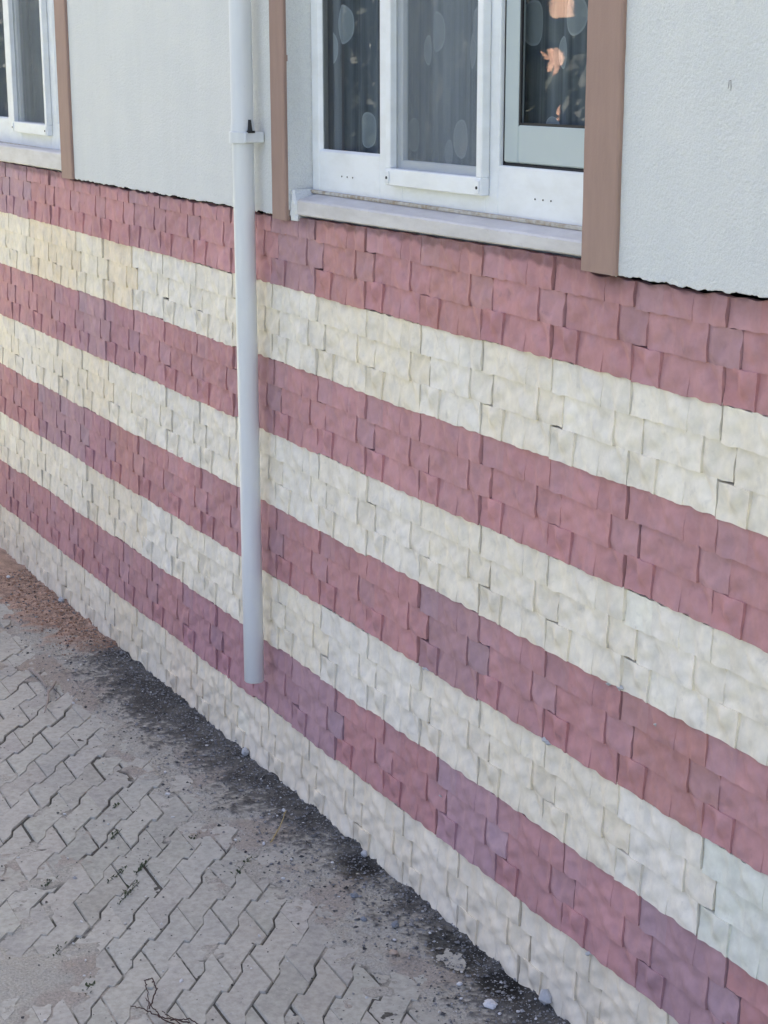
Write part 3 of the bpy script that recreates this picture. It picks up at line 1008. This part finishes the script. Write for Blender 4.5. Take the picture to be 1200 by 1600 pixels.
# weeds in the paver joints
M = Mat('weed_leaf', .7, .3); M.color(M.mix(M.noise(40), (.028, .038, .020), (.06, .085, .035))); m_weed = M.m
WEEDS = [(-.35, -1.77, .8, 'sparse weed in the joint farthest up the paving'), (1.14, -2.28, 1.3, 'bushy weed in a paver joint at the sunken paver'), (1.55, -2.32, 1.5, 'largest dark weed trailing along the joint of the sunken paver'),
         (1.11, -2.04, .9, 'small weed beside the bushy one in a paver joint'), (1.56, -1.17, 1.6, 'dark weed where the dirt meets the pavers'), (3.01, -3.21, .9, 'weed in the paver joint above the dry twig'),
         (1.01, -2.93, .8, 'thin weed among dusty pavers at the left edge'), (.3, -2.0, .9, 'low weed in a joint between dusty pavers'), (2.3, -3.25, .7, 'tiny weed by the lower left dusty pavers'), (.75, -1.35, 1.0, 'dark weed at the edge of the dark dirt band')]
for (x, y, s_, lab) in WEEDS:
    mb = MB()
    for q in range(int(24 * s_)):
        t = max(-.16 * s_, min(.16 * s_, random.gauss(0, .08 * s_))); g_ = random.gauss(0, .012)
        dirv = EC / np.linalg.norm(EC)
        bx, by = x + dirv[0] * t + g_, y + dirv[1] * t + g_
        a = random.uniform(0, 6.28); L = random.uniform(.016, .040); wd = L * .3; up = random.uniform(.3, 1.1)
        dx, dy = math.cos(a) * L, math.sin(a) * L
        nx_, ny_ = -math.sin(a) * wd, math.cos(a) * wd
        z0 = ZP - .006
        mb.add([(bx, by, z0), (bx + dx * .5 + nx_, by + dy * .5 + ny_, z0 + L * up * .7), (bx + dx, by + dy, z0 + L * up), (bx + dx * .5 - nx_, by + dy * .5 - ny_, z0 + L * up * .7)], [(0, 1, 2, 3)])
    ec_ = EC / np.linalg.norm(EC)
    for dv_ in (ec_,):
        q0 = np.array((x, y)) - dv_ * .17 * s_; q1 = np.array((x, y)) + dv_ * .17 * s_
        mb.tube([(q0[0], q0[1], ZP - .008), (x, y, ZP + .001), (q1[0], q1[1], ZP - .008)], [.002, .004, .002], 5)
    o = mb.build('weed', m_weed, None)
    tag(o, lab, 'weed', 'weeds in the paver joints')

M = Mat('dry_twig', .8, .2); M.color((.06, .035, .03)); m_twig = M.m
mb = MB()
def wob(pts, r, n=10):
    out = []
    for i in range(len(pts) - 1):
        for k_ in range(n):
            t = k_ / n
            p_ = np.array(pts[i]) * (1 - t) + np.array(pts[i + 1]) * t
            out.append(p_ + rng.normal(0, .004, 3))
    out.append(np.array(pts[-1]))
    return out, list(np.linspace(r, r * .5, len(out)))
zt = ZP + .02
for pts in ([(3.97, -2.70, zt), (3.82, -2.90, zt + .03), (3.62, -2.98, zt + .03), (3.50, -3.03, zt)], [(4.05, -2.74, zt), (3.86, -2.88, zt + .02), (3.66, -2.90, zt + .04), (3.46, -2.88, zt + .01)],
            [(3.66, -2.92, zt + .03), (3.45, -2.78, zt + .06), (3.25, -2.74, zt + .05), (3.22, -2.80, zt + .03), (3.42, -2.84, zt + .03), (3.7, -2.95, zt + .02)], [(4.2, -2.75, zt), (3.95, -2.80, zt + .03), (3.78, -2.86, zt + .05)],
            [(4.15, -2.62, zt), (3.98, -2.70, zt + .04), (3.9, -2.84, zt + .02)]):
    a_, b_ = wob(pts, .0065); mb.tube(a_, b_, 6)
tag(mb.build('twig', m_twig, None, smooth=True), 'tangled dark dry twig on the pavers at the bottom edge', 'twig')
M = Mat('straw', .7, .3); M.color((.38, .30, .14)); m_straw = M.m
mb = MB()
def gz(x, y): return dirt_at(x, y)[0] + .03
a_, b_ = wob([(1.28, -.74, gz(1.28, -.74)), (1.12, -.60, gz(1.12, -.6)), (.95, -.46, gz(.95, -.46) + .02), (.76, -.33, gz(.76, -.33))], .008)
mb.tube(a_, b_, 6)
tag(mb.build('straw', m_straw, None), 'single bent dry straw lying on the dark dirt', 'straw')
M = Mat('old_wood', .85, .2); M.color(M.mix(M.noise(60, 4, stretch=(1, 6, 6)), (.24, .20, .17), (.36, .32, .28))); m_wood = M.m
for (x0, y0, x1, y1, r, lab) in ((-4.75, -1.32, -4.02, -1.33, .020, 'grey wood splinter lying to the left on brown soil patch'), (-4.15, -1.18, -3.75, -1.42, .016, 'short grey wood splinter crossing the soil beside the longer one'), (-3.9, -1.35, -3.2, -1.62, .012, 'thin brown stick lying along the soil patch on the pavers')):
    mb = MB(); zz = ZP + .04
    mb.tube([(x0, y0, zz), ((x0 + x1) / 2, (y0 + y1) / 2 + .02, zz + .015), (x1, y1, zz)], [r, r * 1.2, r * .6], 6)
    tag(mb.build('wood_splinter', m_wood, None), lab, 'stick', 'wood splinters on the soil')

# ------------------------------------------------------------------ the far side of the yard (seen only in the glass)
M = Mat('terracotta_render', .9, .2); M.color(M.mix(M.ramp(M.noise(.9, 5, .6), [(.4, 0.), (.6, 1.)]), (.56, .31, .205), (.62, .40, .28))); m_terra = M.m
nb = empty('neighbour_house', (-70, -44, ZG), label='terracotta rendered house across the yard facing the striped wall', cat='house')
mb = MB(); mb.box((-106, -56, ZG), (-54, -44, ZG + 15)); mb.build('wall', m_terra, nb)
mb = MB(); mb.box((-107, -57, ZG + 15), (-53, -43, ZG + 15.8)); mb.build('roof', m_mason, nb)
M = Mat('tree_leaf', .6, .3); M.color(M.mix(M.noise(3, 4), (.008, .012, .007), (.018, .026, .012))); m_leaf = M.m
M = Mat('bark', .9, .2); M.color(M.mix(M.noise(14, 4, stretch=(1, 1, .2)), (.06, .045, .035), (.12, .10, .08))); m_bark = M.m
CM = np.array((15.87527, 7.30145 + .54, 1.46))      # the viewpoint mirrored in the panes: where leaf gaps are looked through
GAPS = [(4.46, 1.38, .20), (4.30, 1.42, .08), (4.44, 1.78, .16), (4.66, 1.76, .19), (4.54, 1.00, .15), (4.74, 1.06, .10), (4.28, 1.06, .07), (1.12, .58, .19), (1.30, .66, .13), (.90, .56, .10), (.86, 1.88, .09), (.84, 1.40, .07)]
TREES = [(-14, -18.5, 9.5, 'leafy dark tree across the yard nearest the striped wall'), (-24, -19.5, 10, 'broad dark tree across the yard in the middle of the row'), (-34, -20, 10.5, 'tall dark tree across the yard behind the broad one'), (-45, -21, 10.5, 'rounded dark tree across the yard beyond the tall one'), (-57, -21, 10.5, 'dark tree across the yard next to the last one of the row'), (-69, -21.5, 10.5, 'last dark tree of the row across the yard'), (-81, -22, 10.5, 'far dark tree standing past the end of the row across the yard')]
for (tx_, ty_, th, lab) in TREES:
    t = empty('tree', (tx_, ty_, ZG), label=lab, cat='tree', group='trees across the yard')
    mb = MB()
    mb.tube([(tx_, ty_, ZG), (tx_ + .2, ty_, ZG + 2.5), (tx_ - .2, ty_ + .2, ZG + th * .8)], [.5, .4, .1], 9)
    for q in range(6):
        a = q * 1.05; mb.tube([(tx_, ty_, ZG + 2 + q * .6), (tx_ + math.cos(a) * 2, ty_ + math.sin(a) * 1.2, ZG + 4 + q * .6), (tx_ + math.cos(a) * 4.2, ty_ + math.sin(a) * 2, ZG + 5 + q * .7)], [.16, .10, .03], 6)
    mb.build('trunk', m_bark, t, smooth=True)
    N = 36000
    d = rng.uniform(-1, 1, (N, 3))
    d = d[np.abs(d[:, 0]) ** 4 + np.abs(d[:, 1]) ** 2 + np.abs(d[:, 2]) ** 4 < 1 + rng.normal(0, .15, N)]
    P = d * np.array((6.8, 2.4, th * .56)) + np.array((tx_, ty_, ZG + th * .52))
    P = P[P[:, 2] > ZG + .2]
    keep = np.ones(len(P), bool)
    for (gx, gzz, gr) in GAPS:
        g0 = np.array((gx, .27, gzz)); dv = (g0 - CM)
        tt = (P[:, 1] - CM[1]) / dv[1]
        q = CM + dv * tt[:, None]
        nn = np.array([noise.noise(Vector(p_ * .9)) for p_ in P])
        keep &= np.hypot(P[:, 0] - q[:, 0], (P[:, 2] - q[:, 2]) * 1.0) > gr * tt * (1 + nn * 1.0)
    P = P[keep]
    n = len(P)
    a1 = rng.normal(0, 1, (n, 3)); a1 /= np.linalg.norm(a1, axis=1)[:, None]
    a2 = rng.normal(0, 1, (n, 3)); a2 -= a1 * (a1 * a2).sum(1)[:, None]; a2 /= np.linalg.norm(a2, axis=1)[:, None]
    L = rng.uniform(.24, .42, n)[:, None]
    V = np.stack([P - a1 * L, P + a2 * L * .5, P + a1 * L, P - a2 * L * .5], 1).reshape(-1, 3)
    mb = MB(); mb.add(V, np.arange(4 * n).reshape(-1, 4).tolist()); mb.build('crown', m_leaf, t)
